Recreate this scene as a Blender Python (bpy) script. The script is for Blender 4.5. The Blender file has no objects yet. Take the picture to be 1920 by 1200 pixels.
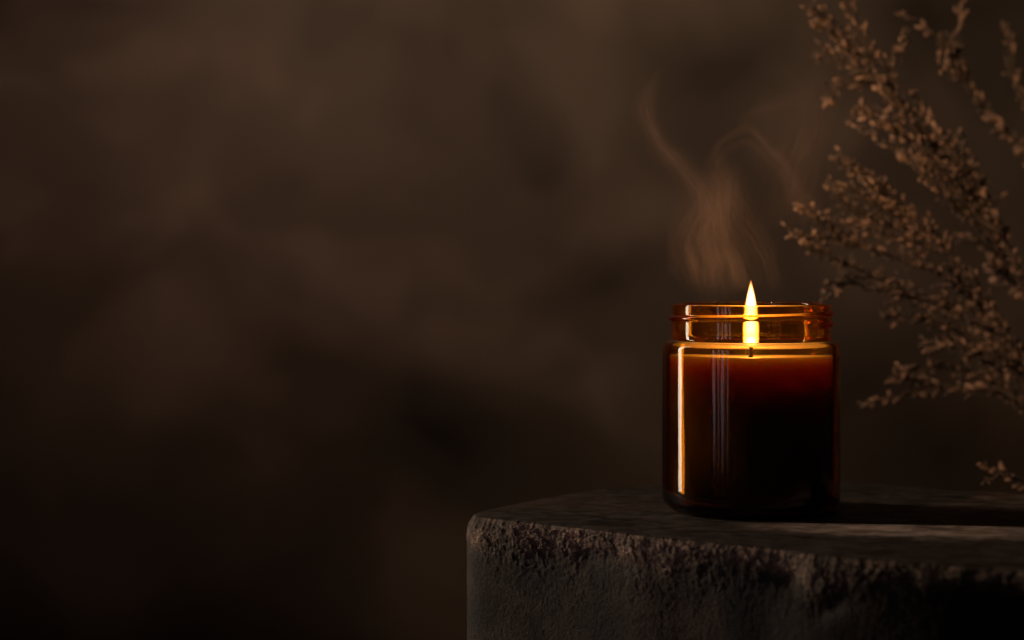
import bpy, bmesh, math, random
from mathutils import Vector, Matrix, noise as mn

R = math.radians
sc = bpy.context.scene
COL = sc.collection

# ------------------------------------------------------------------ camera
# world: jar stands at the origin, stone top is z = 0, camera looks along +Y
CAM = Vector((-0.0985, -0.821, 0.1038))
FPX = 3733.0            # focal length in photograph pixels (70 mm on 36 mm, 1920 px)
HOR = 485.0             # horizon row in the photograph
cd = bpy.data.cameras.new('camera')
cam = bpy.data.objects.new('camera', cd); COL.objects.link(cam)
cam.location = CAM; cam.rotation_euler = (R(90), 0, 0)
cd.lens = 70; cd.sensor_width = 36
cd.shift_y = -(600 - HOR) / 1920
cd.clip_start = 0.01; cd.clip_end = 50
cd.dof.use_dof = True; cd.dof.focus_distance = 0.792; cd.dof.aperture_fstop = 6.0
sc.camera = cam

# ------------------------------------------------------------------ world, exposure
w = bpy.data.worlds.new('World'); sc.world = w; w.use_nodes = True
w.node_tree.nodes['Background'].inputs[0].default_value = (0.0105, 0.0100, 0.0105, 1)
w.node_tree.nodes['Background'].inputs[1].default_value = 0.45
sc.view_settings.view_transform = 'Standard'; sc.view_settings.look = 'None'
sc.view_settings.gamma = 1; sc.view_settings.exposure = 0
sc.view_settings.use_curve_mapping = False
cy = sc.cycles
cy.max_bounces = 16; cy.transmission_bounces = 14; cy.glossy_bounces = 10; cy.diffuse_bounces = 3
cy.volume_bounces = 0; cy.transparent_max_bounces = 16
cy.caustics_reflective = True; cy.caustics_refractive = False; cy.blur_glossy = 0.4
cy.sample_clamp_indirect = 14
cy.use_denoising = True; cy.use_adaptive_sampling = True; cy.adaptive_threshold = 0.02
cy.volume_max_steps = 512

# ------------------------------------------------------------------ studio lamps and added fill spots (all out of frame)
def area(name, loc, target, sx, sy, watts, col, spread=180):
    d = bpy.data.lights.new(name, 'AREA'); d.shape = 'RECTANGLE'; d.size = sx; d.size_y = sy
    d.energy = watts; d.color = col; d.spread = R(spread)
    o = bpy.data.objects.new(name, d); COL.objects.link(o)
    o.location = loc
    dirv = (Vector(target) - Vector(loc)).normalized()
    z = -dirv; x = Vector((0, 0, 1)).cross(z).normalized(); y = z.cross(x)
    o.rotation_euler = Matrix((x, y, z)).transposed().to_euler()
    return o
def spot(name, loc, target, watts, col, size, blend, rad):
    d = bpy.data.lights.new(name, 'SPOT'); d.energy = watts; d.color = col
    d.spot_size = R(size); d.spot_blend = blend; d.shadow_soft_size = rad
    o = bpy.data.objects.new(name, d); COL.objects.link(o); o.location = loc
    o.rotation_euler = (Vector(target) - Vector(loc)).to_track_quat('-Z', 'Y').to_euler()
    return o
# tall strip softbox at the left, slightly behind the jar
area('strip_softbox', (-0.650, 0.225, 0.20), (0, 0, 0.06), 0.078, 0.76, 0.56, (1.0, 0.80, 0.60), 85)
# dim cool window-like slots at the front left, they make the broken streaks on the glass
for ang, wd, e in ((216, 0.016, 0.0050), (222, 0.010, 0.0022), (227, 0.020, 0.0060), (234, 0.012, 0.0026)):
    lx, ly = 0.9 * math.cos(R(ang)), 0.9 * math.sin(R(ang))
    area('cool_slot_lamp', (lx, ly, 0.02), (0, 0, -0.070), 2.6 * wd, 0.40, 0.55 * e, (0.95, 0.74, 0.92), 24)
# warm spot added high at the front left to brighten smoke, dried flowers and the back of the stone
spot('flower_fill', (-0.36, -0.34, 0.52), (0.165, 0.15, 0.11), 12.0, (1.0, 0.60, 0.36), 28, 0.9, 0.02)
# added spot from the left, it lays a bright patch on the stone top past the jar
spot('grazing_fill', (-0.62, 0.045, 0.235), (0.066, -0.060, 0.0), 32, (1.0, 0.74, 0.54), 4.6, 1.0, 0.006)
# lamps that wash the backdrop from above
spot('backdrop_lamp', (-0.46, 0.12, 0.98), (-0.42, 0.78, 0.41), 14.5, (1.0, 0.77, 0.64), 46, 1.0, 0.04)
spot('backdrop_lamp', (-0.10, 0.12, 0.98), (-0.08, 0.78, 0.40), 14.5, (1.0, 0.77, 0.64), 48, 1.0, 0.04)
spot('backdrop_lamp', (0.26, 0.12, 0.98), (0.27, 0.78, 0.22), 7.5, (1.0, 0.80, 0.58), 58, 1.0, 0.04)

# ------------------------------------------------------------------ helpers
def px(x, y, depth):
    """photograph pixel -> world point at world-y = depth (distance known from what the thing stands on)"""
    Z = depth - CAM.y
    return Vector((CAM.x + (x - 960) * Z / FPX, depth, CAM.z - (y - HOR) * Z / FPX))
def px_top(x, y):
    """photograph pixel on the stone's top plane z = 0"""
    Z = CAM.z * FPX / (y - HOR)
    return Vector((CAM.x + (x - 960) * Z / FPX, CAM.y + Z))
def mesh_obj(name, verts, faces, mat, parent=None, smooth=True):
    me = bpy.data.meshes.new(name); me.from_pydata([tuple(v) for v in verts], [], faces); me.update()
    if smooth: me.polygons.foreach_set('use_smooth', [True] * len(me.polygons))
    if mat: me.materials.append(mat)
    o = bpy.data.objects.new(name, me); COL.objects.link(o)
    if parent: o.parent = parent
    return o
def empty(name, loc=(0, 0, 0)):
    o = bpy.data.objects.new(name, None); COL.objects.link(o); o.location = loc
    o.empty_display_size = 0.02
    return o
def tag(o, label=None, cat=None, group=None, kind=None):
    if label: o['label'] = label
    if cat: o['category'] = cat
    if group: o['group'] = group
    if kind: o['kind'] = kind
    return o
def interp(pts, t):
    if t <= pts[0][0]: return pts[0][1]
    for (a, b), (c, d) in zip(pts, pts[1:]):
        if t <= c:
            k = (t - a) / (c - a); k = k * k * (3 - 2 * k)
            return b + (d - b) * k
    return pts[-1][1]
def new_mat(name):
    m = bpy.data.materials.new(name); m.use_nodes = True
    nt = m.node_tree; nt.nodes.clear()
    out = nt.nodes.new('ShaderNodeOutputMaterial')
    return m, nt, out
class NT:
    """tiny helper to write node graphs as expressions"""
    def __init__(s, nt): s.nt = nt
    def n(s, t, **kw):
        nd = s.nt.nodes.new(t)
        for k, v in kw.items(): setattr(nd, k, v)
        return nd
    def link(s, a, b):
        if hasattr(a, 'is_output') or isinstance(a, bpy.types.NodeSocket): s.nt.links.new(a, b)
        else: b.default_value = a
    def m(s, op, a, b=0.0, c=0.0, clamp=False):
        nd = s.n('ShaderNodeMath', operation=op); nd.use_clamp = clamp
        s.link(a, nd.inputs[0]); s.link(b, nd.inputs[1]); s.link(c, nd.inputs[2])
        return nd.outputs[0]
    def curve(s, x, pts, x0, x1, scale):
        """piecewise smooth curve; pts = (x, y) in real units; y is scaled by 'scale' to fit 0..1"""
        t = s.m('DIVIDE', s.m('SUBTRACT', x, x0), x1 - x0)
        nd = s.n('ShaderNodeFloatCurve'); cv = nd.mapping.curves[0]
        P = sorted(((p[0] - x0) / (x1 - x0), p[1] / scale) for p in pts)
        while len(cv.points) > 2: cv.points.remove(cv.points[1])
        cv.points[0].location = P[0]; cv.points[-1].location = P[-1]
        for q in P[1:-1]: cv.points.new(*q)
        nd.mapping.extend = 'HORIZONTAL'; nd.mapping.use_clip = False
        nd.mapping.update()
        s.link(t, nd.inputs['Value'])
        return s.m('MULTIPLY', nd.outputs[0], scale)
    def noise(s, vec, scale, detail=2.0, rough=0.5, dist=0.0, color=False):
        nd = s.n('ShaderNodeTexNoise'); nd.inputs['Scale'].default_value = scale
        nd.inputs['Detail'].default_value = detail; nd.inputs['Roughness'].default_value = rough
        nd.inputs['Distortion'].default_value = dist
        if vec is not None: s.link(vec, nd.inputs['Vector'])
        return nd.outputs['Color' if color else 'Fac']
    def ramp(s, fac, stops, interp='LINEAR'):
        nd = s.n('ShaderNodeValToRGB'); cr = nd.color_ramp; cr.interpolation = interp
        while len(cr.elements) > 1: cr.elements.remove(cr.elements[-1])
        cr.elements[0].position = stops[0][0]; cr.elements[0].color = (*stops[0][1], 1)
        for p, c in stops[1:]:
            e = cr.elements.new(p); e.color = (*c, 1)
        s.link(fac, nd.inputs[0])
        return nd.outputs[0]
    def mix(s, f, a, b, mode='MIX'):
        nd = s.n('ShaderNodeMix', data_type='RGBA', blend_type=mode)
        s.link(f, nd.inputs[0]); s.link(a, nd.inputs[6]); s.link(b, nd.inputs[7])
        return nd.outputs[2]
    def obj(s): return s.n('ShaderNodeTexCoord').outputs['Object']
    def xyz(s, v):
        nd = s.n('ShaderNodeSeparateXYZ'); s.link(v, nd.inputs[0]); return nd.outputs
    def comb(s, x, y, z):
        nd = s.n('ShaderNodeCombineXYZ'); s.link(x, nd.inputs[0]); s.link(y, nd.inputs[1]); s.link(z, nd.inputs[2])
        return nd.outputs[0]
    def vm(s, op, a, b):
        nd = s.n('ShaderNodeVectorMath', operation=op); s.link(a, nd.inputs[0]); s.link(b, nd.inputs[1])
        return nd.outputs[0]

# ------------------------------------------------------------------ materials
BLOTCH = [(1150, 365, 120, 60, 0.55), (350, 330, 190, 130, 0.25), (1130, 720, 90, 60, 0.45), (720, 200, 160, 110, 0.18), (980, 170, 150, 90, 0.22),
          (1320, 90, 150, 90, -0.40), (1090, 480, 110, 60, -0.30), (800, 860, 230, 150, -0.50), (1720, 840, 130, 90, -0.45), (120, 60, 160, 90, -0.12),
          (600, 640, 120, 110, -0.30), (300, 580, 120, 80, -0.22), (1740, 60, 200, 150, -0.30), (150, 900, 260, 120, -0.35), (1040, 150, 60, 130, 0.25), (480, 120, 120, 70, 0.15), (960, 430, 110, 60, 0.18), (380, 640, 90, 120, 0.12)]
def mat_backdrop():
    m, nt, out = new_mat('backdrop_canvas'); g = NT(nt)
    P = g.n('ShaderNodeBsdfPrincipled'); P.inputs['Roughness'].default_value = 0.95
    P.inputs['Specular IOR Level'].default_value = 0.1
    v = g.obj()
    warp = g.vm('MULTIPLY', g.vm('SUBTRACT', g.noise(v, 3.5, 3, 0.55, 0, True), (0.5, 0.5, 0.5)), (0.22, 0.22, 0.22))
    vw = g.vm('ADD', v, warp)
    n1 = g.noise(vw, 4.2, 3, 0.5)
    n2 = g.noise(vw, 9.0, 2, 0.45)
    n3 = g.noise(vw, 2.2, 1, 0.5)
    f = g.m('ADD', g.m('MULTIPLY', n1, 0.65), g.m('MULTIPLY', n2, 0.35))
    c = g.ramp(f, [(0.32, (0.052, 0.037, 0.029)), (0.47, (0.105, 0.072, 0.053)), (0.60, (0.160, 0.108, 0.079)), (0.72, (0.215, 0.143, 0.102))], 'EASE')
    # brushed light and dark blotches of the painted canvas, with background smoke haze painted in, placed by where they show on it
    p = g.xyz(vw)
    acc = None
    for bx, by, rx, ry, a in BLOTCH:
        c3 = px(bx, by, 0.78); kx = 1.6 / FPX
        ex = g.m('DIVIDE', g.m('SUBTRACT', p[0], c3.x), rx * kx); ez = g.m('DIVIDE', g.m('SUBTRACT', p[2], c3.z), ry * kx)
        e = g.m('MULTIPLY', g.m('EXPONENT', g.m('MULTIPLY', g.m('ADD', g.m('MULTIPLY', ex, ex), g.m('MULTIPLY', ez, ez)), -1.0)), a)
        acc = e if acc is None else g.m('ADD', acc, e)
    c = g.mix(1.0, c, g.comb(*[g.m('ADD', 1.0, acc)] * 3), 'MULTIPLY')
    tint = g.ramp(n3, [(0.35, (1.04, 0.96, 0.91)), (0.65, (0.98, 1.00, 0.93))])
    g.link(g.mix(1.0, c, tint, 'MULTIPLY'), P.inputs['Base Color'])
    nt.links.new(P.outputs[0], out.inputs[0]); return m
def mat_floor():
    m, nt, out = new_mat('dark_floor'); g = NT(nt)
    P = g.n('ShaderNodeBsdfPrincipled'); P.inputs['Roughness'].default_value = 0.9
    g.link(g.ramp(g.noise(g.obj(), 9, 4), [(0.3, (0.012, 0.009, 0.007)), (0.7, (0.026, 0.019, 0.014))]), P.inputs['Base Color'])
    nt.links.new(P.outputs[0], out.inputs[0]); return m
def mat_stone():
    m, nt, out = new_mat('dark_stone'); g = NT(nt)
    P = g.n('ShaderNodeBsdfPrincipled')
    v = g.obj()
    big = g.noise(v, 19, 5, 0.62, 0.6)
    mid = g.noise(v, 160, 4, 0.65)
    fine = g.noise(v, 1500, 3, 0.75)
    c1 = g.ramp(big, [(0.34, (0.013, 0.012, 0.012)), (0.48, (0.039, 0.0240, 0.0150)), (0.64, (0.086, 0.053, 0.033))])
    c2 = g.mix(g.m('MULTIPLY', g.m('SUBTRACT', mid, 0.5), 1.4, 0, True), c1, (0.095, 0.070, 0.054, 1))
    at = g.n('ShaderNodeAttribute'); at.attribute_name = 'lit_edge_tone'  # lighter broken edge; the light on the chamfer is put into its colour
    c2 = g.mix(g.m('MULTIPLY', at.outputs['Fac'], g.m('MULTIPLY', g.ramp(mid, [(0.35, (0.2,)*3), (0.6, (1.0,)*3)]), g.ramp(g.noise(v, 55, 3, 0.6), [(0.38, (0.25,)*3), (0.60, (1.0,)*3)]))), c2, (0.50, 0.335, 0.235, 1))
    sp = g.ramp(fine, [(0.36, (0.25, 0.25, 0.25)), (0.50, (0.85, 0.85, 0.85)), (0.62, (1.7, 1.65, 1.6)), (0.70, (3.2, 3.0, 2.9))])
    g.link(g.mix(1.0, c2, sp, 'MULTIPLY'), P.inputs['Base Color'])
    g.link(g.m('ADD', 0.50, g.m('MULTIPLY', mid, 0.35)), P.inputs['Roughness'])
    P.inputs['Specular IOR Level'].default_value = 0.30
    b1 = g.n('ShaderNodeBump'); b1.inputs['Strength'].default_value = 0.5; b1.inputs['Distance'].default_value = 0.0005
    g.link(g.noise(v, 800, 5, 0.7), b1.inputs['Height'])
    b2 = g.n('ShaderNodeBump'); b2.inputs['Strength'].default_value = 0.6; b2.inputs['Distance'].default_value = 0.00025
    g.link(fine, b2.inputs['Height']); nt.links.new(b1.outputs[0], b2.inputs['Normal'])
    nt.links.new(b2.outputs[0], P.inputs['Normal'])
    # worn, lighter-coloured scuffs on the polished top
    scf = g.noise(g.vm('MULTIPLY', v, (1, 1.6, 1)), 75, 5, 0.7, 0.8)
    tp = g.n('ShaderNodeAttribute'); tp.attribute_name = 'polished'
    sm = g.m('MULTIPLY', tp.outputs['Fac'], g.ramp(scf, [(0.42, (0,)*3), (0.66, (1,)*3)]))
    cc = P.inputs['Base Color'].links[0].from_socket
    g.link(g.mix(g.m('MULTIPLY', sm, 0.75), cc, (0.22, 0.17, 0.145, 1)), P.inputs['Base Color'])
    nt.links.new(P.outputs[0], out.inputs[0]); return m
def mat_glass():
    m, nt, out = new_mat('amber_glass'); g = NT(nt)
    G = g.n('ShaderNodeBsdfGlass'); G.inputs['IOR'].default_value = 1.5; G.inputs['Roughness'].default_value = 0.0
    bp = g.n('ShaderNodeBump'); bp.inputs['Strength'].default_value = 0.22; bp.inputs['Distance'].default_value = 0.0006
    v = g.vm('MULTIPLY', g.obj(), (1, 1, 0.12))
    g.link(g.noise(v, 90, 2), bp.inputs['Height']); nt.links.new(bp.outputs[0], G.inputs['Normal'])
    # translucent film added to the glass above the wax line to make the neck glow
    T = g.n('ShaderNodeBsdfTranslucent'); T.inputs[0].default_value = (1.0, 0.62, 0.25, 1)
    z = g.xyz(g.obj())[2]
    film = g.m('MULTIPLY', g.ramp(g.m('MULTIPLY', z, 10.0), [(0.64, (0,)*3), (0.70, (1,)*3)]), g.ramp(g.noise(g.obj(), 70, 4, 0.6, 0.5), [(0.40, (0.004,)*3), (0.7, (0.028,)*3)]))
    MX = g.n('ShaderNodeMixShader'); g.link(film, MX.inputs[0]); nt.links.new(G.outputs[0], MX.inputs[1]); nt.links.new(T.outputs[0], MX.inputs[2])
    A = g.n('ShaderNodeVolumeAbsorption'); A.inputs['Density'].default_value = 1150
    A.inputs['Color'].default_value = (0.955, 0.79, 0.30, 1)
    nt.links.new(MX.outputs[0], out.inputs['Surface']); nt.links.new(A.outputs[0], out.inputs['Volume'])
    return m
def mat_wax():
    m, nt, out = new_mat('candle_wax'); g = NT(nt)
    P = g.n('ShaderNodeBsdfPrincipled')
    P.inputs['Base Color'].default_value = (0.78, 0.62, 0.42, 1)
    P.inputs['Roughness'].default_value = 0.35
    P.inputs['Subsurface Weight'].default_value = 0.85
    P.inputs['Subsurface Radius'].default_value = (1.0, 0.52, 0.22)
    P.inputs['Subsurface Scale'].default_value = 0.0150
    nt.links.new(P.outputs[0], out.inputs[0]); return m
def mat_wick():
    m, nt, out = new_mat('charred_wick'); g = NT(nt)
    P = g.n('ShaderNodeBsdfPrincipled'); P.inputs['Roughness'].default_value = 0.95
    g.link(g.ramp(g.noise(g.obj(), 1500, 2), [(0.3, (0.004, 0.003, 0.003)), (0.7, (0.02, 0.014, 0.01))]), P.inputs['Base Color'])
    nt.links.new(P.outputs[0], out.inputs[0]); return m
def mat_stem():
    m, nt, out = new_mat('dry_stem'); g = NT(nt)
    P = g.n('ShaderNodeBsdfPrincipled'); P.inputs['Roughness'].default_value = 0.8
    g.link(g.ramp(g.noise(g.obj(), 220, 3), [(0.3, (0.05, 0.034, 0.024)), (0.7, (0.12, 0.08, 0.05))]), P.inputs['Base Color'])
    nt.links.new(P.outputs[0], out.inputs[0]); return m
def mat_bud():
    m, nt, out = new_mat('dry_bud'); g = NT(nt)
    P = g.n('ShaderNodeBsdfPrincipled'); P.inputs['Roughness'].default_value = 0.75
    v = g.n('ShaderNodeNewGeometry').outputs['Position']
    a = g.noise(v, 130, 3, 0.6)
    c = g.ramp(a, [(0.32, (0.030, 0.025, 0.025)), (0.45, (0.10, 0.070, 0.052)), (0.56, (0.29, 0.180, 0.115)), (0.68, (0.42, 0.28, 0.20))])
    g.link(c, P.inputs['Base Color'])
    nt.links.new(P.outputs[0], out.inputs[0]); return m

# ------------------------------------------------------------------ setting: backdrop, floor
FLOOR = -0.25
def build_backdrop():
    verts, faces = [], []
    prof = [(0.30, FLOOR + 0.004)] + [(0.78 - 0.15 + 0.15 * math.sin(a), FLOOR + 0.004 + 0.15 - 0.15 * math.cos(a)) for a in [R(9 * k) for k in range(11)]] + [(0.78, 0.2), (0.78, 1.3)]
    xs = [-1.5 + 3.0 * k / 40 for k in range(41)]
    for (y, z) in prof:
        for x in xs: verts.append((x, y, z))
    n = len(xs)
    for j in range(len(prof) - 1):
        for i in range(n - 1): faces.append((j*n+i, j*n+i+1, (j+1)*n+i+1, (j+1)*n+i))
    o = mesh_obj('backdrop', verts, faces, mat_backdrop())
    tag(o, 'mottled dark brown studio backdrop behind the candle', 'backdrop', kind='structure')
    f = mesh_obj('floor', [(-2, -1.5, FLOOR), (2, -1.5, FLOOR), (2, 1.2, FLOOR), (-2, 1.2, FLOOR)], [(0, 1, 2, 3)], mat_floor())
    tag(f, 'dark floor under the stone block', 'floor', kind='structure')
build_backdrop()

# ------------------------------------------------------------------ stone block
def build_stone():
    front = [(888, 964.2), (954, 973.5), (1027, 981), (1088, 988), (1146, 995), (1219, 1004), (1292, 1011), (1394, 1022), (1447, 1027),
             (1535, 1038), (1608, 1045), (1666, 1050), (1768, 1058), (1920, 1068)]
    back_left = [(1239.5, 907.7), (1161, 913.5), (1073, 925), (986, 940), (930, 952)]
    back_right = [(1914, 925), (1768, 917), (1652, 908), (1579, 902.5)]
    ctrl = [px_top(*p) for p in back_right] + [Vector((0.020, 0.130)), Vector((-0.004, 0.124))] + [px_top(*p) for p in back_left] + [px_top(*p) for p in front]
    ctrl += [Vector((0.13, -0.20)), Vector((0.17, -0.21)), Vector((0.20, -0.18)), Vector((0.235, -0.05)), Vector((0.225, -0.015))]
    # dense resample of the closed outline
    dense = []
    n = len(ctrl)
    for i in range(n):
        p0, p1, p2, p3 = ctrl[i-1], ctrl[i], ctrl[(i+1) % n], ctrl[(i+2) % n]
        L = (p2 - p1).length
        k = max(2, int(L / 0.0004))
        for j in range(k):
            t = j / k
            # centripetal-safe cubic with small tangents
            m1 = (p2 - p0).normalized() * L; m2 = (p3 - p1).normalized() * L
            h = (2*t**3-3*t**2+1)*p1 + (t**3-2*t**2+t)*m1*0.8 + (-2*t**3+3*t**2)*p2 + (t**3-t**2)*m2*0.8
            dense.append(h)
    for it in range(110):
        dense = [(dense[i-1] + 2*dense[i] + dense[(i+1) % len(dense)]) / 4 for i in range(len(dense))]
    # keep fine sampling where the camera sees the face, coarse elsewhere
    out = []; acc = 0
    for i, p in enumerate(dense):
        seen = p.x < 0.09 and p.y < 0.01
        step = 0.0004 if seen else 0.0016
        acc += (p - dense[i-1]).length
        if acc >= step * 0.9: out.append(p); acc = 0
    N = len(out)
    cen = Vector((0.05, -0.02))
    nor = []
    for i in range(N):
        t = out[(i+3) % N] - out[i-3]; nn = Vector((t.y, -t.x)).normalized()
        if nn.dot(out[i] - cen) < 0: nn = -nn
        nor.append(nn)
    def pxx(p): return 960 + FPX * (p.x - CAM.x) / (p.y - CAM.y)
    def cham(p):
        x = pxx(p)
        return interp([(862, 0.009), (900, 0.0095), (1000, 0.0085), (1090, 0.0062), (1150, 0.0052), (1200, 0.0068), (1250, 0.0100), (1275, 0.0032), (1340, 0.0026), (1400, 0.0042),
                       (1470, 0.0065), (1530, 0.0105), (1590, 0.0065), (1650, 0.004), (1800, 0.0035), (1920, 0.004)], x)
    CI = 0.0030
    out = [p + nn * CI for p, nn in zip(out, nor)]
    # rows: top (fractions toward the centre), rim, chamfer, side
    top_in = [0.06, 0.045, 0.034, 0.025, 0.018, 0.013, 0.009, 0.0065, 0.0045, 0.003, 0.002, 0.0012, 0.0006]
    NC = 22
    side = [0.0005 * k for k in range(1, 15)] + [0.007 + 0.00055 * k for k in range(1, 80)] + [0.06, 0.08, 0.11, 0.16, 0.20, 0.238]
    rows = len(top_in) + NC + 1 + len(side)
    verts = []; edge_tone = []
    def facet(P, sc_, amp):
        # broken facets: every cell is a small plane with its own height and tilt
        q = P * sc_
        c = mn.voronoi(q)[1][0]
        t = mn.cell_vector(c * 13.7)
        return amp * (t.x + 0.9 * (q - c).dot(t))
    def rough(P):
        k = 0.5 + 1.5 * abs(mn.noise(Vector((P.x, P.y, 0)) * 60))
        W = P + Vector((mn.noise(P * 400), mn.noise(P * 400 + Vector((9, 0, 0))), mn.noise(P * 400 + Vector((0, 9, 0))))) * 0.0006
        return k * (0.0009 * nz(P, 130, 2) + facet(W, 300, 0.0011) + facet(W, 700, 0.00050) + 0.00035 * nz(P, 900, 3) - 0.0003)
    def scoop(x, s):
        # a flaked-off hollow under the rim and a broken hole further right
        g1 = math.exp(-((x - 1140) / 75) ** 2 - ((s - 0.003) / 0.005) ** 2)
        g2 = math.exp(-((x - 1472) / 26) ** 2 - ((s - 0.002) / 0.006) ** 2)
        g3 = math.exp(-((x - 1550) / 45) ** 2 - ((s - 0.009) / 0.004) ** 2)
        return 0.0026 * g1 + 0.0034 * g2 + 0.0016 * g3
    def nz(p, s, o=3): return mn.fractal(p * s, 0.9, 2.1, o)
    for i, (p, nn) in enumerate(zip(out, nor)):
        c = cham(p); back = max(0.0, min(1.0, (0.45 - nn.y) / 0.6)); c = 0.002 + (c - 0.002) * back; ci = CI
        fine = p.x < 0.10 and p.y < 0.02 and nn.y < 0.40
        inw = -nn
        edge_wob = 0.0
        if fine:
            e3 = Vector((p.x, p.y, 0.0))
            edge_wob = 0.0006 * nz(e3, 260, 3) + 0.0004 * nz(e3, 900, 2)
        for d in top_in:                                   # flat polished top
            q = p + inw * (ci + edge_wob + d * (1.0 if d < 0.02 else 1.0))
            if d > 0.02:
                q = p + inw * (ci + 0.02); k = (d - 0.02) / 0.04
                q = q.lerp(cen, k * 0.55)
            z = -0.00025 * math.exp(-d / 0.0012) + 0.00006 * mn.noise(Vector((q.x, q.y, 0)) * 300)
            verts.append((q.x, q.y, z)); edge_tone.append(0.0)
        for k in range(NC + 1):                            # rough broken chamfer
            t = k / NC
            bul = 0.10 * math.sin(math.pi * t)
            q = p + inw * (ci * (1 - t) - bul * c + edge_wob * (1 - t))
            z = -c * (t ** 0.92) - 0.0004
            P3 = Vector((q.x, q.y, z))
            amp = min(1.0, t / 0.22) if fine else 0.0
            dsp = amp * rough(P3) + 0.0003 * nz(P3, 1500, 2) * amp - scoop(pxx(p), -(1 - t) * c) * (amp if fine else 0)
            d3 = Vector((nn.x, nn.y, 0.45)).normalized()
            dsp *= max(0.15, min(1.0, (pxx(p) - 866) / 45)) * back
            if t < 0.12: dsp = min(dsp, 0.0001) * (t / 0.12) + dsp * 0.2
            P3 += d3 * dsp
            verts.append(tuple(P3)); edge_tone.append(1.0 if fine and 0 < k else 0.0)
        for s in side:
            z = -c - 0.0004 - s
            P3 = Vector((p.x, p.y, z))
            dsp = 0.0
            if fine and s < 0.08:
                fade = math.exp(-s / 0.006)
                dsp = rough(P3) * (0.07 + 0.93 * fade) + (0.00014 + 0.00016 * fade) * nz(P3, 1100, 3) + 0.0003 * mn.noise(P3 * 40) - scoop(pxx(p), s)
                dsp *= max(0.15, min(1.0, (pxx(p) - 866) / 45)) * back
            P3 += Vector((nn.x, nn.y, 0)) * dsp
            verts.append(tuple(P3)); edge_tone.append(0.85 * math.exp(-(s / 0.004) ** 2) if fine else 0.0)
    faces = []
    for i in range(N):
        j = (i + 1) % N
        for r in range(rows - 1):
            faces.append((i*rows + r, i*rows + r + 1, j*rows + r + 1, j*rows + r))
    # close the middle of the top and the bottom
    faces.append(tuple(i * rows for i in range(N))[::-1])
    faces.append(tuple(i * rows + rows - 1 for i in range(N)))
    bm = bmesh.new(); me = bpy.data.meshes.new('stone_block')
    vs = [bm.verts.new(v) for v in verts]
    for f in faces:
        try: bm.faces.new([vs[k] for k in f])
        except ValueError: pass
    bmesh.ops.recalc_face_normals(bm, faces=bm.faces)
    zmin = min(v.co.z for v in bm.verts)
    for v in bm.verts:
        if v.co.z < -0.2: v.co.z += (FLOOR - zmin) * 1.0 if abs(v.co.z - zmin) < 0.02 else 0
    for f in bm.faces: f.smooth = len(f.verts) == 4
    bm.to_mesh(me); bm.free()
    at = me.attributes.new('lit_edge_tone', 'FLOAT', 'POINT'); at.data.foreach_set('value', edge_tone)
    at = me.attributes.new('polished', 'FLOAT', 'POINT'); at.data.foreach_set('value', [1.0 if v[2] > -0.0003 else 0.0 for v in verts])
    me.materials.append(mat_stone())
    o = bpy.data.objects.new('stone_block', me); COL.objects.link(o)
    tag(o, 'dark grey brown stone block with chipped rough edge under the candle jar', 'stone')
build_stone()

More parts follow.
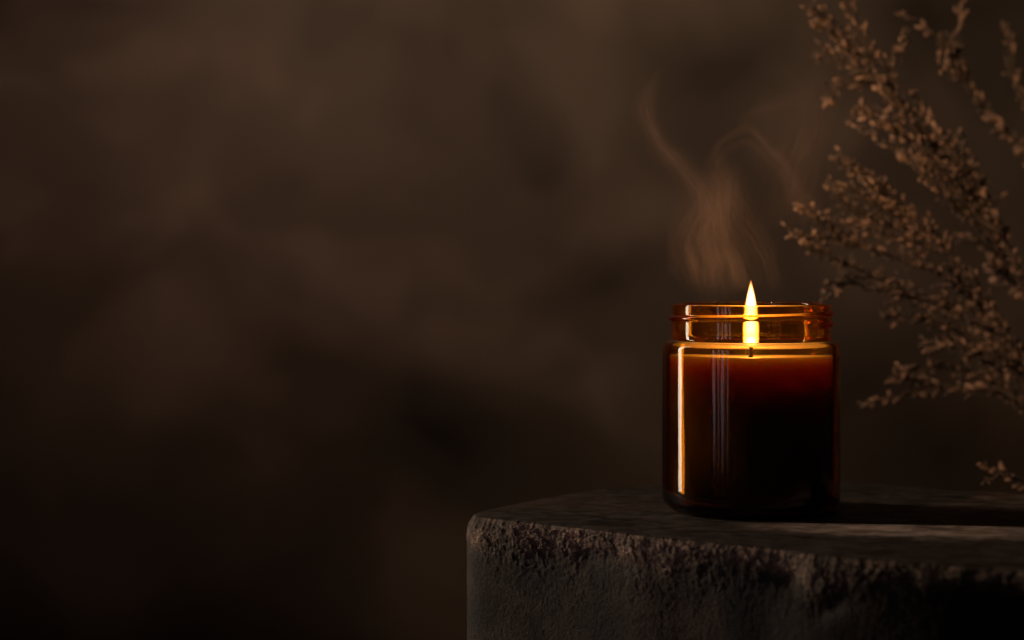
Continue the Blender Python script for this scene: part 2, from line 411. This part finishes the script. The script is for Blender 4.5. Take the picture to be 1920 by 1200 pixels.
# ------------------------------------------------------------------ glass jar
MM = 0.001
def thread(theta, z):
    """helical screw thread on the neck: radial bump in mm; theta 0 = east, counter-clockwise"""
    b = 0.0
    for turn in (0, 1):
        th = (theta + 0.9) % (2 * math.pi) + turn * 2 * math.pi
        if th > 2.6 * math.pi: continue
        zc = 76.9 + 4.3 * (th - 0.9) / (2 * math.pi)
        env = min(1, th / 0.45) * min(1, max(0, (2.6 * math.pi - th) / 0.5))
        b += 1.25 * env * math.exp(-((z - zc) / 0.95) ** 4)
    return b
def build_jar():
    def arc(cx, cz, r, a0, a1, k): return [(cx + r * math.cos(R(a0 + (a1 - a0) * i / k)), cz + r * math.sin(R(a0 + (a1 - a0) * i / k))) for i in range(k + 1)]
    outer = [(0.0, 1.2), (12, 1.1), (24, 0.6), (28.5, 0.15)] + arc(30.0, 6.5, 6.5, -90, 0, 12)
    outer += [(36.5, 12), (36.5, 25), (36.5, 40), (36.5, 55), (36.5, 64), (36.5, 66.6)]
    outer += arc(33.6, 66.9, 2.9, 6, 84, 10) + [(33.3, 70.1)] + [(32.95, 70.6), (32.75, 71.2), (32.7, 71.9)]
    outer += [(32.7, 72.4 + 0.28 * k) for k in range(42)]
    outer += [(32.7, 84.15)] + arc(31.9, 84.3, 0.8, 0, 90, 6)
    inner = arc(31.1, 84.3, 0.8, 90, 180, 6) + [(30.25, 82), (30.2, 76), (30.2, 72.9)]
    inner += [(30.3, 72.0), (30.7, 71.0), (31.5, 70.1), (32.5, 69.3), (33.3, 68.5), (33.8, 67.6), (34.0, 66.6), (34.0, 64.0), (34.0, 50), (34.0, 35), (34.0, 20), (34.0, 9)]
    inner += arc(29.5, 8.5, 4.5, 0, -90, 8) + [(18, 4.2), (0.0, 4.6)]
    prof = outer + inner
    S = 192
    verts, faces = [], []
    idx = []
    for (r, z) in prof:
        if r == 0: verts.append((0, 0, z * MM)); idx.append([len(verts) - 1] * S); continue
        row = []
        for k in range(S):
            th = 2 * math.pi * k / S
            rr = r
            if abs(r - 32.7) < 1e-6 and 72 < z < 84.2: rr = r + thread(th, z)
            if r > 34.5 and 10 < z < 66: rr += 0.05 * mn.noise(Vector((math.cos(th) * 2.2, math.sin(th) * 2.2, z * 0.03)))
            verts.append((rr * MM * math.cos(th), rr * MM * math.sin(th), z * MM)); row.append(len(verts) - 1)
        idx.append(row)
    for a, b in zip(idx, idx[1:]):
        for k in range(S):
            j = (k + 1) % S
            if a[0] == a[1]: faces.append((a[0], b[j], b[k]))
            elif b[0] == b[1]: faces.append((a[k], a[j], b[0]))
            else: faces.append((a[k], a[j], b[j], b[k]))
    o = mesh_obj('glass_jar', verts, faces, mat_glass())
    bm = bmesh.new(); bm.from_mesh(o.data); bmesh.ops.recalc_face_normals(bm, faces=bm.faces); bm.to_mesh(o.data); bm.free()
    o.location.z = 0.0002
    tag(o, 'amber glass jar with screw threaded neck standing on the stone block', 'jar')
build_jar()

# ------------------------------------------------------------------ candle: wax, wick, flame
WAXZ = 64.6
def revolve(prof, S, fn=None):
    verts, faces, idx = [], [], []
    for (r, z) in prof:
        if r <= 0: verts.append((0, 0, z)); idx.append([len(verts) - 1] * S); continue
        row = []
        for k in range(S):
            th = 2 * math.pi * k / S
            x, y, zz = r * math.cos(th), r * math.sin(th), z
            if fn: x, y, zz = fn(x, y, zz)
            verts.append((x, y, zz)); row.append(len(verts) - 1)
        idx.append(row)
    for a, b in zip(idx, idx[1:]):
        for k in range(S):
            j = (k + 1) % S
            if a[0] == a[1] and b[0] == b[1]: continue
            if a[0] == a[1]: faces.append((a[0], b[j], b[k]))
            elif b[0] == b[1]: faces.append((a[k], a[j], b[0]))
            else: faces.append((a[k], a[j], b[j], b[k]))
    return verts, faces
def fix_normals(o):
    bm = bmesh.new(); bm.from_mesh(o.data); bmesh.ops.recalc_face_normals(bm, faces=bm.faces); bm.to_mesh(o.data); bm.free()
FLAME_PROF = [(67.2, 0.0), (67.6, 1.3), (68.6, 2.4), (70.5, 3.15), (73, 3.45), (76, 3.4), (79, 3.1), (82, 2.75), (85, 2.35), (88, 1.85), (90.5, 1.3), (92.5, 0.8), (94.2, 0.35), (95.2, 0.0)]
def mat_flame():
    m, nt, out = new_mat('candle_flame'); g = NT(nt)
    v = g.xyz(g.obj())
    zmm = g.m('MULTIPLY', v[2], 1000.0)
    r = g.m('MULTIPLY', g.m('SQRT', g.m('ADD', g.m('MULTIPLY', v[0], v[0]), g.m('MULTIPLY', v[1], v[1]))), 1000.0)
    Rz = g.m('MAXIMUM', g.curve(zmm, [(a, b) for a, b in FLAME_PROF], 67.2, 95.2, 4.0), 0.15)
    q = g.m('DIVIDE', r, Rz, 0, True)
    body = g.ramp(q, [(0.0, (1.0, 0.84, 0.66)), (0.55, (1.0, 0.78, 0.52)), (0.8, (0.8, 0.44, 0.12)), (0.93, (0.30, 0.12, 0.02)), (1.0, (0.05, 0.012, 0.001))])
    h = g.m('DIVIDE', g.m('SUBTRACT', zmm, 67.2), 28.0, 0, True)
    hgt = g.ramp(h, [(0.0, (0.002, 0.002, 0.003)), (0.07, (0.012, 0.008, 0.006)), (0.13, (0.25, 0.18, 0.10)), (0.26, (1, 1, 1)), (0.72, (1, 0.95, 0.85)), (0.90, (0.95, 0.60, 0.30)), (1.0, (0.7, 0.28, 0.06))])
    colr = g.mix(1.0, body, hgt, 'MULTIPLY')
    E = g.n('ShaderNodeEmission'); g.link(colr, E.inputs[0]); E.inputs[1].default_value = 2300
    nt.links.new(E.outputs[0], out.inputs['Volume'])
    m.cycles.volume_step_rate = 0.1
    return m
def build_candle():
    root = empty('candle', (0, 0, 0.0048))
    tag(root, 'lit cream wax candle with a single flame inside the amber jar', 'candle')
    dz = -4.8
    prof = [(0, 0.2), (28.8, 0.2), (31.5, 1.0), (33.2, 3.2), (33.6, 5.5)] + [(33.6, 5.5 + (WAXZ + dz - 6.5) * k / 10) for k in range(1, 11)]
    prof += [(33.45, WAXZ + dz - 0.4), (33.0, WAXZ + dz - 0.15), (30, WAXZ + dz - 0.25), (22, WAXZ + dz - 0.45), (12, WAXZ + dz - 0.7), (5, WAXZ + dz - 1.0), (0, WAXZ + dz - 1.1)]
    v, f = revolve([(r * MM, z * MM) for r, z in prof], 96)
    wx = mesh_obj('wax', v, f, mat_wax(), root); fix_normals(wx)
    # wick: slightly bent, tapered
    wp = []
    v, f = revolve([(0, -0.003)] + [(0.00095 * (1 - 0.25 * k / 8) * (1 + 0.12 * math.sin(k * 2.3)), -0.003 + 0.0080 * k / 8) for k in range(9)] + [(0, 0.0054)], 10,
                   lambda x, y, z: (x + 0.0004 * math.sin(z * 500), y, z))
    wk = mesh_obj('wick', v, f, mat_wick(), root); wk.location = (0, 0, (WAXZ + dz - 1.1) * MM)
    fl_v, fl_f = revolve([(r * MM, z * MM) for z, r in FLAME_PROF], 40)
    fl = mesh_obj('flame', fl_v, fl_f, mat_flame(), root); fl.location = (0, 0, dz * MM); fix_normals(fl)
    # the light this flame gives off (point sources along its core)
    for kind, z, e in (('POINT', 71.5, 0.003), ('POINT', 80.0, 0.052), ('SPOT', 87.0, 0.32)):
        d = bpy.data.lights.new('flame_light', kind); d.energy = e; d.color = (1.0, 0.56, 0.24); d.shadow_soft_size = 0.0
        o = bpy.data.objects.new('flame_light', d); COL.objects.link(o); o.parent = root; o.location = (0, 0, (z + dz) * MM)
        if kind == 'SPOT':                                  # upward-only spot added for smoke and flowers, keeps the wax dark
            d.spot_size = R(178); d.spot_blend = 0.25; o.rotation_euler = (R(180), 0, 0); d.spot_blend = 0.35
build_candle()

# ------------------------------------------------------------------ dried flower sprigs behind the stone, at the right
M_STEM = mat_stem(); M_BUD = mat_bud()
def bud_mesh(seed):
    rnd = random.Random(seed)
    prof = [(0, 0), (0.14, 0.06), (0.30, 0.30), (0.33, 0.55), (0.22, 0.85), (0, 1.0)]
    bend = rnd.uniform(0.0, 0.25)
    v, f = revolve([(r * rnd.uniform(0.85, 1.15), z) for r, z in prof], 6, lambda x, y, z: (x + bend * z * z, y * 0.9, z))
    me = bpy.data.meshes.new('bud'); me.from_pydata(v, [], f); me.update()
    me.polygons.foreach_set('use_smooth', [True] * len(me.polygons)); me.materials.append(M_BUD)
    return me
BUDS = [bud_mesh(k) for k in range(5)]
def spline(pts, step):
    out = []
    for i in range(len(pts) - 1):
        p0 = pts[max(0, i-1)]; p1 = pts[i]; p2 = pts[i+1]; p3 = pts[min(len(pts)-1, i+2)]
        k = max(2, int((p2 - p1).length / step))
        for j in range(k):
            t = j / k
            out.append(0.5 * ((2*p1) + (p2-p0)*t + (2*p0-5*p1+4*p2-p3)*t*t + (3*p1-p0-3*p2+p3)*t**3))
    out.append(pts[-1].copy()); return out
def tube(path, r0, r1, sides=6):
    verts, faces = [], []
    n = len(path)
    for i, p in enumerate(path):
        t = (path[min(n-1, i+1)] - path[max(0, i-1)]).normalized()
        a = t.cross(Vector((0, 1, 0.3))).normalized(); b = t.cross(a)
        r = r0 + (r1 - r0) * i / max(1, n - 1)
        for k in range(sides):
            th = 2 * math.pi * k / sides
            verts.append(p + (a * math.cos(th) + b * math.sin(th)) * r)
        if i:
            for k in range(sides):
                j = (k + 1) % sides
                faces.append(((i-1)*sides+k, (i-1)*sides+j, i*sides+j, i*sides+k))
    faces.append(tuple(range(sides))[::-1]); faces.append(tuple((n-1)*sides + k for k in range(sides)))
    return verts, faces
def place_bud(parent, p, d, size, rnd, fat=1.0):
    o = bpy.data.objects.new('bud', rnd.choice(BUDS)); COL.objects.link(o)
    q = d.to_track_quat('Z', 'Y')
    s = size * rnd.choice((0.6, 0.8, 1.0, 1.0, 1.2, 1.5))
    mtx = Matrix.Translation(p) @ q.to_matrix().to_4x4() @ Matrix.Rotation(rnd.uniform(0, 6.28), 4, 'Z') @ Matrix.Diagonal((s * fat, s * fat, s, 1))
    o.parent = parent; o.matrix_world = mtx
    return o
def rand_unit(rnd):
    while True:
        v = Vector((rnd.uniform(-1, 1), rnd.uniform(-1, 1), rnd.uniform(-1, 1)))
        if 0.1 < v.length < 1: return v.normalized()
def to3(pts, rnd, jit=0.004):
    return [px(x, y, d) + Vector((0, rnd.uniform(-jit, jit), 0)) for x, y, d in pts]
def sprig(label, seed, main, branches, dens=1.0, bud=0.0034, start=0.0, twig=0.016, r0=0.0011, fat=0.72):
    """main / branches: pixel polylines with depth; every branch grows twigs with buds"""
    rnd = random.Random(seed)
    P = to3(main, rnd)
    root = empty('dried_flower_sprig', P[0])
    bpy.context.view_layer.update()
    tag(root, label, 'dried flower', 'dried flower sprigs beside the candle jar')
    inv = Matrix.Translation(-P[0])
    def add(name, v, f, mat, parent):
        o = mesh_obj(name, [inv @ x for x in v], f, mat, parent); return o
    paths = []
    path = spline(P, 0.004)
    add('stem', *tube(path, r0, r0 * 0.30), M_STEM, root)
    paths.append((path, start, root))
    for b in branches:
        bp_ = spline(to3(b, rnd, 0.008), 0.004)
        br = add('side_branch', *tube(bp_, r0 * 0.7, r0 * 0.28, 5), M_STEM, root)
        paths.append((bp_, 0.12, br))
    bpy.context.view_layer.update()
    fuzz_v, fuzz_f = [], []
    nb = 0
    for path, s0, par in paths:
        n = len(path)
        L = sum((a - b).length for a, b in zip(path, path[1:]))
        k = int(L * (1 - s0) / 0.0042 * dens * 6.0)
        for j in range(k):
            t = s0 + (1 - s0) * (j + rnd.random()) / k
            i = min(n - 2, int(t * (n - 1)))
            p = path[i].lerp(path[i+1], t * (n - 1) - i)
            tan = (path[i+1] - path[i]).normalized()
            side = rand_unit(rnd); side = (side - tan * side.dot(tan)).normalized()
            ang = rnd.uniform(0.35, 0.95)
            d = (tan * math.cos(ang) + side * math.sin(ang)).normalized()
            ln = twig * rnd.uniform(0.25, 1.0) * (1.05 - 0.75 * t)
            # little twig, curved towards the tip
            pts = [p, p + d * ln * 0.5 + tan * ln * 0.05, p + d * ln + tan * ln * 0.22 + Vector((0, 0, -0.06 * ln))]
            tv, tf = tube(pts, 0.00032, 0.0002, 4)
            o = len(fuzz_v); fuzz_v += tv; fuzz_f += [tuple(q + o for q in f) for f in tf]
            m = max(1, int(ln / 0.0034))
            for q in range(m):
                tt = (q + 1) / m
                bpnt = pts[0].lerp(pts[1], tt * 2) if tt < 0.5 else pts[1].lerp(pts[2], tt * 2 - 1)
                dd = (d * 0.8 + tan * 0.5 + rand_unit(rnd) * 0.55).normalized()
                if nb < 298: place_bud(par, bpnt, dd, bud, rnd, fat); nb += 1
                else:
                    # past the limit: same bud geometry joined into one part
                    me = rnd.choice(BUDS); s = bud * rnd.choice((0.6, 0.8, 1.0, 1.0, 1.2, 1.5))
                    M = Matrix.Translation(bpnt) @ dd.to_track_quat('Z', 'Y').to_matrix().to_4x4() @ Matrix.Diagonal((s*fat, s*fat, s, 1))
                    more.setdefault(root.name, [[], []])
                    V, F = more[root.name]; o2 = len(V)
                    V += [M @ vv.co for vv in me.vertices]; F += [tuple(c + o2 for c in pl.vertices) for pl in me.polygons]
    if fuzz_v: tag(add('twig_mass', fuzz_v, fuzz_f, M_STEM, root), kind='stuff')
    if root.name in more: tag(add('bud_mass', *more[root.name], M_BUD, root), kind='stuff')
    return root
more = {}
D = 0.145
BASE = lambda k: [(2330 + 12*k, 1560, 0.26), (2240 + 8*k, 1250, 0.22), (2120 + 6*k, 960, 0.17)]
sprig('tall spreading dried flower sprig with fine orange lit filaments, reaching highest above the jar', 11,
      BASE(0) + [(1985, 640, D), (1890, 470, D), (1800, 330, D), (1700, 215, D), (1610, 120, D), (1560, 40, D)],
      [[(1850, 410, D), (1770, 330, D), (1690, 260, D), (1610, 205, D)],
       [(1830, 380, D), (1760, 290, D), (1700, 235, D), (1640, 200, D), (1600, 215, D)],
       [(1800, 330, D), (1730, 280, D), (1660, 235, D)],
       [(1870, 440, D), (1800, 380, D), (1740, 320, D), (1690, 295, D)],
       [(1700, 215, D), (1650, 160, D), (1590, 120, D), (1545, 95, D), (1537, 110, D)],
       [(1660, 170, D), (1610, 150, D), (1570, 165, D), (1560, 185, D)],
       [(1680, 190, D), (1665, 130, D), (1690, 85, D), (1700, 70, D)],
       [(1920, 540, D+.01), (1870, 420, D+.01), (1820, 325, D+.01), (1760, 245, D+.01), (1715, 185, D+.01)],
       [(1900, 500, D), (1850, 385, D), (1790, 295, D), (1720, 210, D), (1655, 165, D)],
       [(1880, 460, D-.01), (1810, 395, D-.01), (1745, 345, D-.01), (1680, 285, D-.01), (1625, 240, D-.01)],
       [(1690, 205, D), (1630, 110, D), (1570, 70, D), (1530, 50, D)],
       [(1610, 120, D), (1560, 40, D), (1520, 15, D)],
       [(1640, 150, D), (1620, 80, D), (1600, 20, D), (1590, -20, D)]],
      dens=0.62, start=0.50, twig=0.0105)
sprig('broad bushy dried flower sprig ending in a rounded tip close to the jar rim', 23,
      BASE(1) + [(1990, 830, D-.01), (1925, 690, D-.01), (1840, 550, D-.01), (1750, 445, D-.01), (1660, 375, D-.01), (1580, 305, D-.01)],
      [[(1850, 565, D), (1740, 505, D), (1640, 470, D), (1560, 450, D), (1500, 445, D-.02), (1480, 430, D-.02)],
       [(1640, 470, D), (1570, 430, D), (1530, 400, D-.02), (1510, 390, D-.02)],
       [(1880, 620, D), (1780, 580, D), (1680, 535, D), (1600, 500, D-.01), (1520, 465, D-.02)],
       [(1750, 565, D), (1650, 545, D), (1590, 530, D), (1545, 555, D-.02)],
       [(1900, 650, D), (1820, 630, D), (1740, 600, D), (1660, 590, D)],
       [(1750, 445, D), (1670, 420, D), (1600, 390, D), (1560, 360, D)],
       [(1730, 430, D), (1655, 355, D), (1605, 315, D), (1570, 290, D)],
       [(1700, 410, D-.01), (1620, 375, D-.01), (1560, 345, D-.01)],
       [(1780, 480, D), (1690, 445, D), (1610, 425, D), (1550, 415, D)],
       [(1800, 500, D), (1740, 430, D), (1690, 395, D), (1630, 340, D)],
       [(1920, 690, D), (1860, 610, D), (1830, 560, D), (1790, 520, D)],
       [(1945, 770, D), (1895, 665, D), (1855, 590, D), (1800, 540, D)],
       [(1930, 720, D), (1880, 640, D), (1820, 600, D), (1770, 560, D)],
       [(1930, 710, D), (1870, 670, D), (1800, 640, D), (1740, 650, D)]],
      dens=0.66, start=0.52, twig=0.0105)
sprig('low drooping dried flower sprig pointing sideways at the jar, below the bushy sprig', 37,
      BASE(2) + [(2010, 880, D), (1940, 780, D), (1860, 735, D), (1770, 730, D), (1690, 742, D), (1628, 757, D)],
      [[(1900, 750, D), (1830, 700, D), (1760, 690, D), (1690, 690, D)],
       [(1920, 765, D), (1870, 690, D), (1800, 650, D), (1750, 640, D)],
       [(1800, 730, D), (1730, 715, D), (1675, 705, D)]],
      dens=0.55, start=0.58, twig=0.0095)
sprig('thick dark curly dried flower sprig standing behind the bushy sprig', 41,
      BASE(3) + [(2010, 690, D+.02), (1940, 560, D+.02), (1880, 480, D+.02), (1835, 400, D+.02), (1815, 320, D+.02), (1805, 270, D+.02)],
      [[(1940, 560, D+.02), (1890, 500, D+.02), (1850, 460, D+.02), (1810, 450, D+.02)],
       [(1900, 510, D+.02), (1860, 430, D+.02), (1850, 380, D+.02), (1830, 340, D+.02)],
       [(1960, 590, D+.02), (1915, 540, D+.02), (1880, 510, D+.02), (1860, 500, D+.02)]],
      dens=0.75, start=0.60, twig=0.013, bud=0.0038)
sprig('slender dried flower sprig with a hanging string of pale buds at its top', 53,
      BASE(4) + [(2060, 500, D+.03), (1960, 330, D+.03), (1890, 250, D+.03), (1830, 180, D+.03), (1800, 120, D+.03), (1800, 50, D+.03), (1815, -25, D+.03)],
      [[(1800, 90, D+.03), (1785, 75, D+.03), (1775, 100, D+.02), (1766, 130, D+.02)],
       [(1830, 180, D+.03), (1770, 90, D+.03), (1730, 55, D+.03), (1703, 30, D+.03)]],
      dens=0.55, start=0.62, twig=0.0075, bud=0.0042)
sprig('short dried flower sprig with scattered dull buds, behind the slender sprig', 67,
      BASE(5) + [(2080, 480, D+.04), (1990, 330, D+.04), (1940, 230, D+.04), (1905, 140, D+.04), (1890, 50, D+.04)],
      [[(1940, 230, D+.04), (1915, 190, D+.04), (1895, 145, D+.04)]],
      dens=0.50, start=0.66, twig=0.012)
sprig('tiny dried flower tip peeking just above the back edge of the stone', 71,
      [(2330, 1560, 0.22), (2220, 1250, 0.16), (2080, 1000, 0.125), (1980, 935, 0.11), (1910, 900, 0.105), (1850, 874, 0.10)],
      [[(1900, 896, 0.105), (1870, 890, 0.105), (1848, 898, 0.105)]],
      dens=0.55, start=0.80, twig=0.008)

# ------------------------------------------------------------------ smoke above the jar
def build_smoke():
    # outline hull of the plume (tubes around the wisps, fused), the density lives inside
    strands = [
        [(1345, 575, 24), (1340, 545, 40), (1318, 480, 62), (1325, 420, 66), (1335, 370, 60), (1290, 320, 44), (1240, 270, 40), (1205, 215, 36), (1205, 170, 34), (1235, 140, 30)],
        [(1395, 520, 24), (1365, 440, 54), (1350, 370, 54), (1352, 310, 46), (1365, 262, 42), (1400, 240, 42), (1440, 275, 42), (1480, 330, 44), (1515, 390, 40)],
        [(1400, 240, 42), (1440, 205, 36), (1490, 180, 34), (1540, 150, 30)],
        [(1455, 545, 22), (1440, 470, 30), (1410, 430, 40), (1380, 390, 50), (1365, 340, 46)],
        [(1470, 420, 38), (1480, 330, 50), (1500, 260, 52), (1530, 190, 44), (1545, 140, 34)],
        [(1290, 320, 40), (1330, 300, 40), (1365, 262, 40)],
    ]
    Y = 0.02
    bm = bmesh.new()
    Z0 = Y - CAM.y
    for st in strands:
        pts = [px(x, y, Y) for x, y, r in st]; rad = [1.35 * r * Z0 / FPX for *_, r in st]
        for (a, ra), (b, rb) in zip(zip(pts, rad), zip(pts[1:], rad[1:])):
            k = max(2, int((b - a).length / 0.004))
            for j in range(k):
                t = j / k
                c = a.lerp(b, t); r = ra + (rb - ra) * t
                bmesh.ops.create_icosphere(bm, subdivisions=1, radius=r, matrix=Matrix.Translation(c) @ Matrix.Diagonal((1, 0.8, 1, 1)))
    me = bpy.data.meshes.new('smoke'); bm.to_mesh(me); bm.free()
    o = bpy.data.objects.new('smoke', me); COL.objects.link(o)
    rm = o.modifiers.new('remesh', 'REMESH'); rm.mode = 'VOXEL'; rm.voxel_size = 0.0025
    sm = o.modifiers.new('smooth', 'SMOOTH'); sm.iterations = 6; sm.factor = 0.5
    bpy.context.view_layer.update()
    dg = bpy.context.evaluated_depsgraph_get()
    m2 = bpy.data.meshes.new_from_object(o.evaluated_get(dg)); o.modifiers.clear(); o.data = m2; m2.name = 'smoke'
    m, nt, out = new_mat('candle_smoke'); g = NT(nt)
    co = g.obj()
    wv = g.vm('MULTIPLY', g.vm('SUBTRACT', g.noise(co, 30, 2, 0.5, 0, True), (0.5, 0.5, 0.5)), (0.012, 0.012, 0.012))
    wv2 = g.vm('MULTIPLY', g.vm('SUBTRACT', g.noise(co, 95, 1, 0.5, 0, True), (0.5, 0.5, 0.5)), (0.004, 0.004, 0.004))
    p = g.xyz(g.vm('ADD', g.vm('ADD', co, wv), wv2))
    k = FPX / Z0
    U = g.m('ADD', g.m('MULTIPLY', g.m('SUBTRACT', p[0], CAM.x), k), 960.0)
    V = g.m('ADD', g.m('MULTIPLY', g.m('SUBTRACT', CAM.z, p[2]), k), HOR)
    Yp = g.m('MULTIPLY', g.m('SUBTRACT', p[1], Y), k)
    tot = None
    # (along-axis, range, centre curve, width curve, strength curve)
    S1 = [(135, 1240), (150, 1220), (180, 1203), (215, 1203), (260, 1226), (310, 1268), (360, 1310), (400, 1330), (450, 1338), (560, 1352)]
    S2 = [(250, 1352), (290, 1346), (340, 1352), (380, 1350), (430, 1356), (480, 1372), (560, 1404)]
    S3 = [(1330, 305), (1350, 274), (1375, 251), (1400, 241), (1425, 258), (1455, 300), (1490, 352), (1540, 410)]
    def off(c, d0, d1):
        n = len(c) - 1
        return [(a, b + d0 + (d1 - d0) * k / n) for k, (a, b) in enumerate(c)]
    WISPS = [
        ('V', 120, 560, S1, [(140, 9), (180, 12), (260, 15), (330, 20), (400, 26), (560, 26)],
                        [(120, 0), (145, 0.9), (190, 1.6), (280, 1.3), (360, 0.6), (430, 0.25), (500, 0.06), (560, 0)]),
        ('V', 150, 520, off(S1, 26, -22), [(150, 7), (260, 9), (400, 16), (560, 20)],
                        [(150, 0), (200, 0.8), (270, 1.1), (340, 0.6), (420, 0.3), (500, 0.05), (560, 0)]),
        ('V', 250, 580, S2, [(250, 9), (300, 12), (360, 20), (420, 22), (580, 14)],
                        [(250, 0), (285, 0.5), (330, 1.0), (390, 0.9), (450, 0.55), (520, 0.3), (580, 0)]),
        ('U', 1330, 1540, S3, [(1330, 9), (1400, 8), (1440, 12), (1540, 24)],
                        [(1330, 0.0), (1360, 1.5), (1400, 1.9), (1440, 1.4), (1490, 0.8), (1540, 0)]),
        ('U', 1335, 1520, off(S3, 26, 34), [(1330, 7), (1400, 7), (1540, 14)],
                        [(1335, 0.0), (1370, 1.0), (1400, 1.2), (1440, 0.9), (1520, 0)]),
        ('U', 1380, 1560, [(1380, 232), (1400, 216), (1440, 203), (1490, 182), (1560, 140)],
                        [(1380, 8), (1440, 14), (1550, 18)],
                        [(1380, 0.0), (1405, 0.9), (1450, 0.8), (1500, 0.5), (1560, 0)]),
        ('V', 320, 590, [(320, 1335), (400, 1322), (450, 1310), (500, 1312), (590, 1335)],
                        [(320, 30), (420, 46), (480, 46), (590, 26)],
                        [(320, 0), (390, 0.30), (440, 0.36), (490, 0.32), (540, 0.20), (590, 0)]),
        ('V', 300, 560, [(300, 1362), (360, 1374), (410, 1396), (460, 1424), (560, 1460)],
                        [(300, 12), (380, 18), (500, 20)],
                        [(300, 0), (340, 0.45), (400, 0.42), (470, 0.26), (560, 0)]),
        ('V', 120, 440, [(120, 1540), (250, 1512), (330, 1492), (440, 1470)],
                        [(120, 24), (300, 36), (440, 34)],
                        [(120, 0), (200, 0.35), (330, 0.40), (440, 0)]),
    ]
    for ax, a0, a1, cen, wid, amp in WISPS:
        A, B = (V, U) if ax == 'V' else (U, V)
        c = g.curve(A, cen, a0, a1, 1600.0); wd = g.curve(A, wid, a0, a1, 60.0); am = g.curve(A, amp, a0, a1, 2.0)
        wd = g.m('MULTIPLY', wd, 1.25)
        du = g.m('SUBTRACT', B, c); dn = g.m('DIVIDE', du, wd)
        dy = g.m('DIVIDE', Yp, g.m('MULTIPLY', wd, 1.15))
        e = g.m('EXPONENT', g.m('MULTIPLY', g.m('ADD', g.m('MULTIPLY', dn, dn), g.m('MULTIPLY', dy, dy)), -1.0))
        # fibres that run along the wisp
        fib = g.noise(g.comb(g.m('MULTIPLY', dn, 1.5), g.m('MULTIPLY', A, 0.004), g.m('MULTIPLY', dy, 1.0)), 3.2, 3, 0.62)
        fb = g.m('POWER', g.m('MULTIPLY', fib, 1.85), 5.0)
        d = g.m('MULTIPLY', g.m('MULTIPLY', e, am), fb)
        tot = d if tot is None else g.m('ADD', tot, d)
    PV = g.n('ShaderNodeVolumePrincipled')
    PV.inputs['Color'].default_value = (0.88, 0.60, 0.50, 1)
    PV.inputs['Anisotropy'].default_value = 0.1
    g.link(g.m('MULTIPLY', tot, 4.8), PV.inputs['Density'])
    nt.links.new(PV.outputs[0], out.inputs['Volume'])
    m.cycles.volume_step_rate = 0.10
    m2.materials.clear(); m2.materials.append(m)
    tag(o, 'thin curling wisp of smoke rising above the candle jar', 'smoke', kind='stuff')
build_smoke()
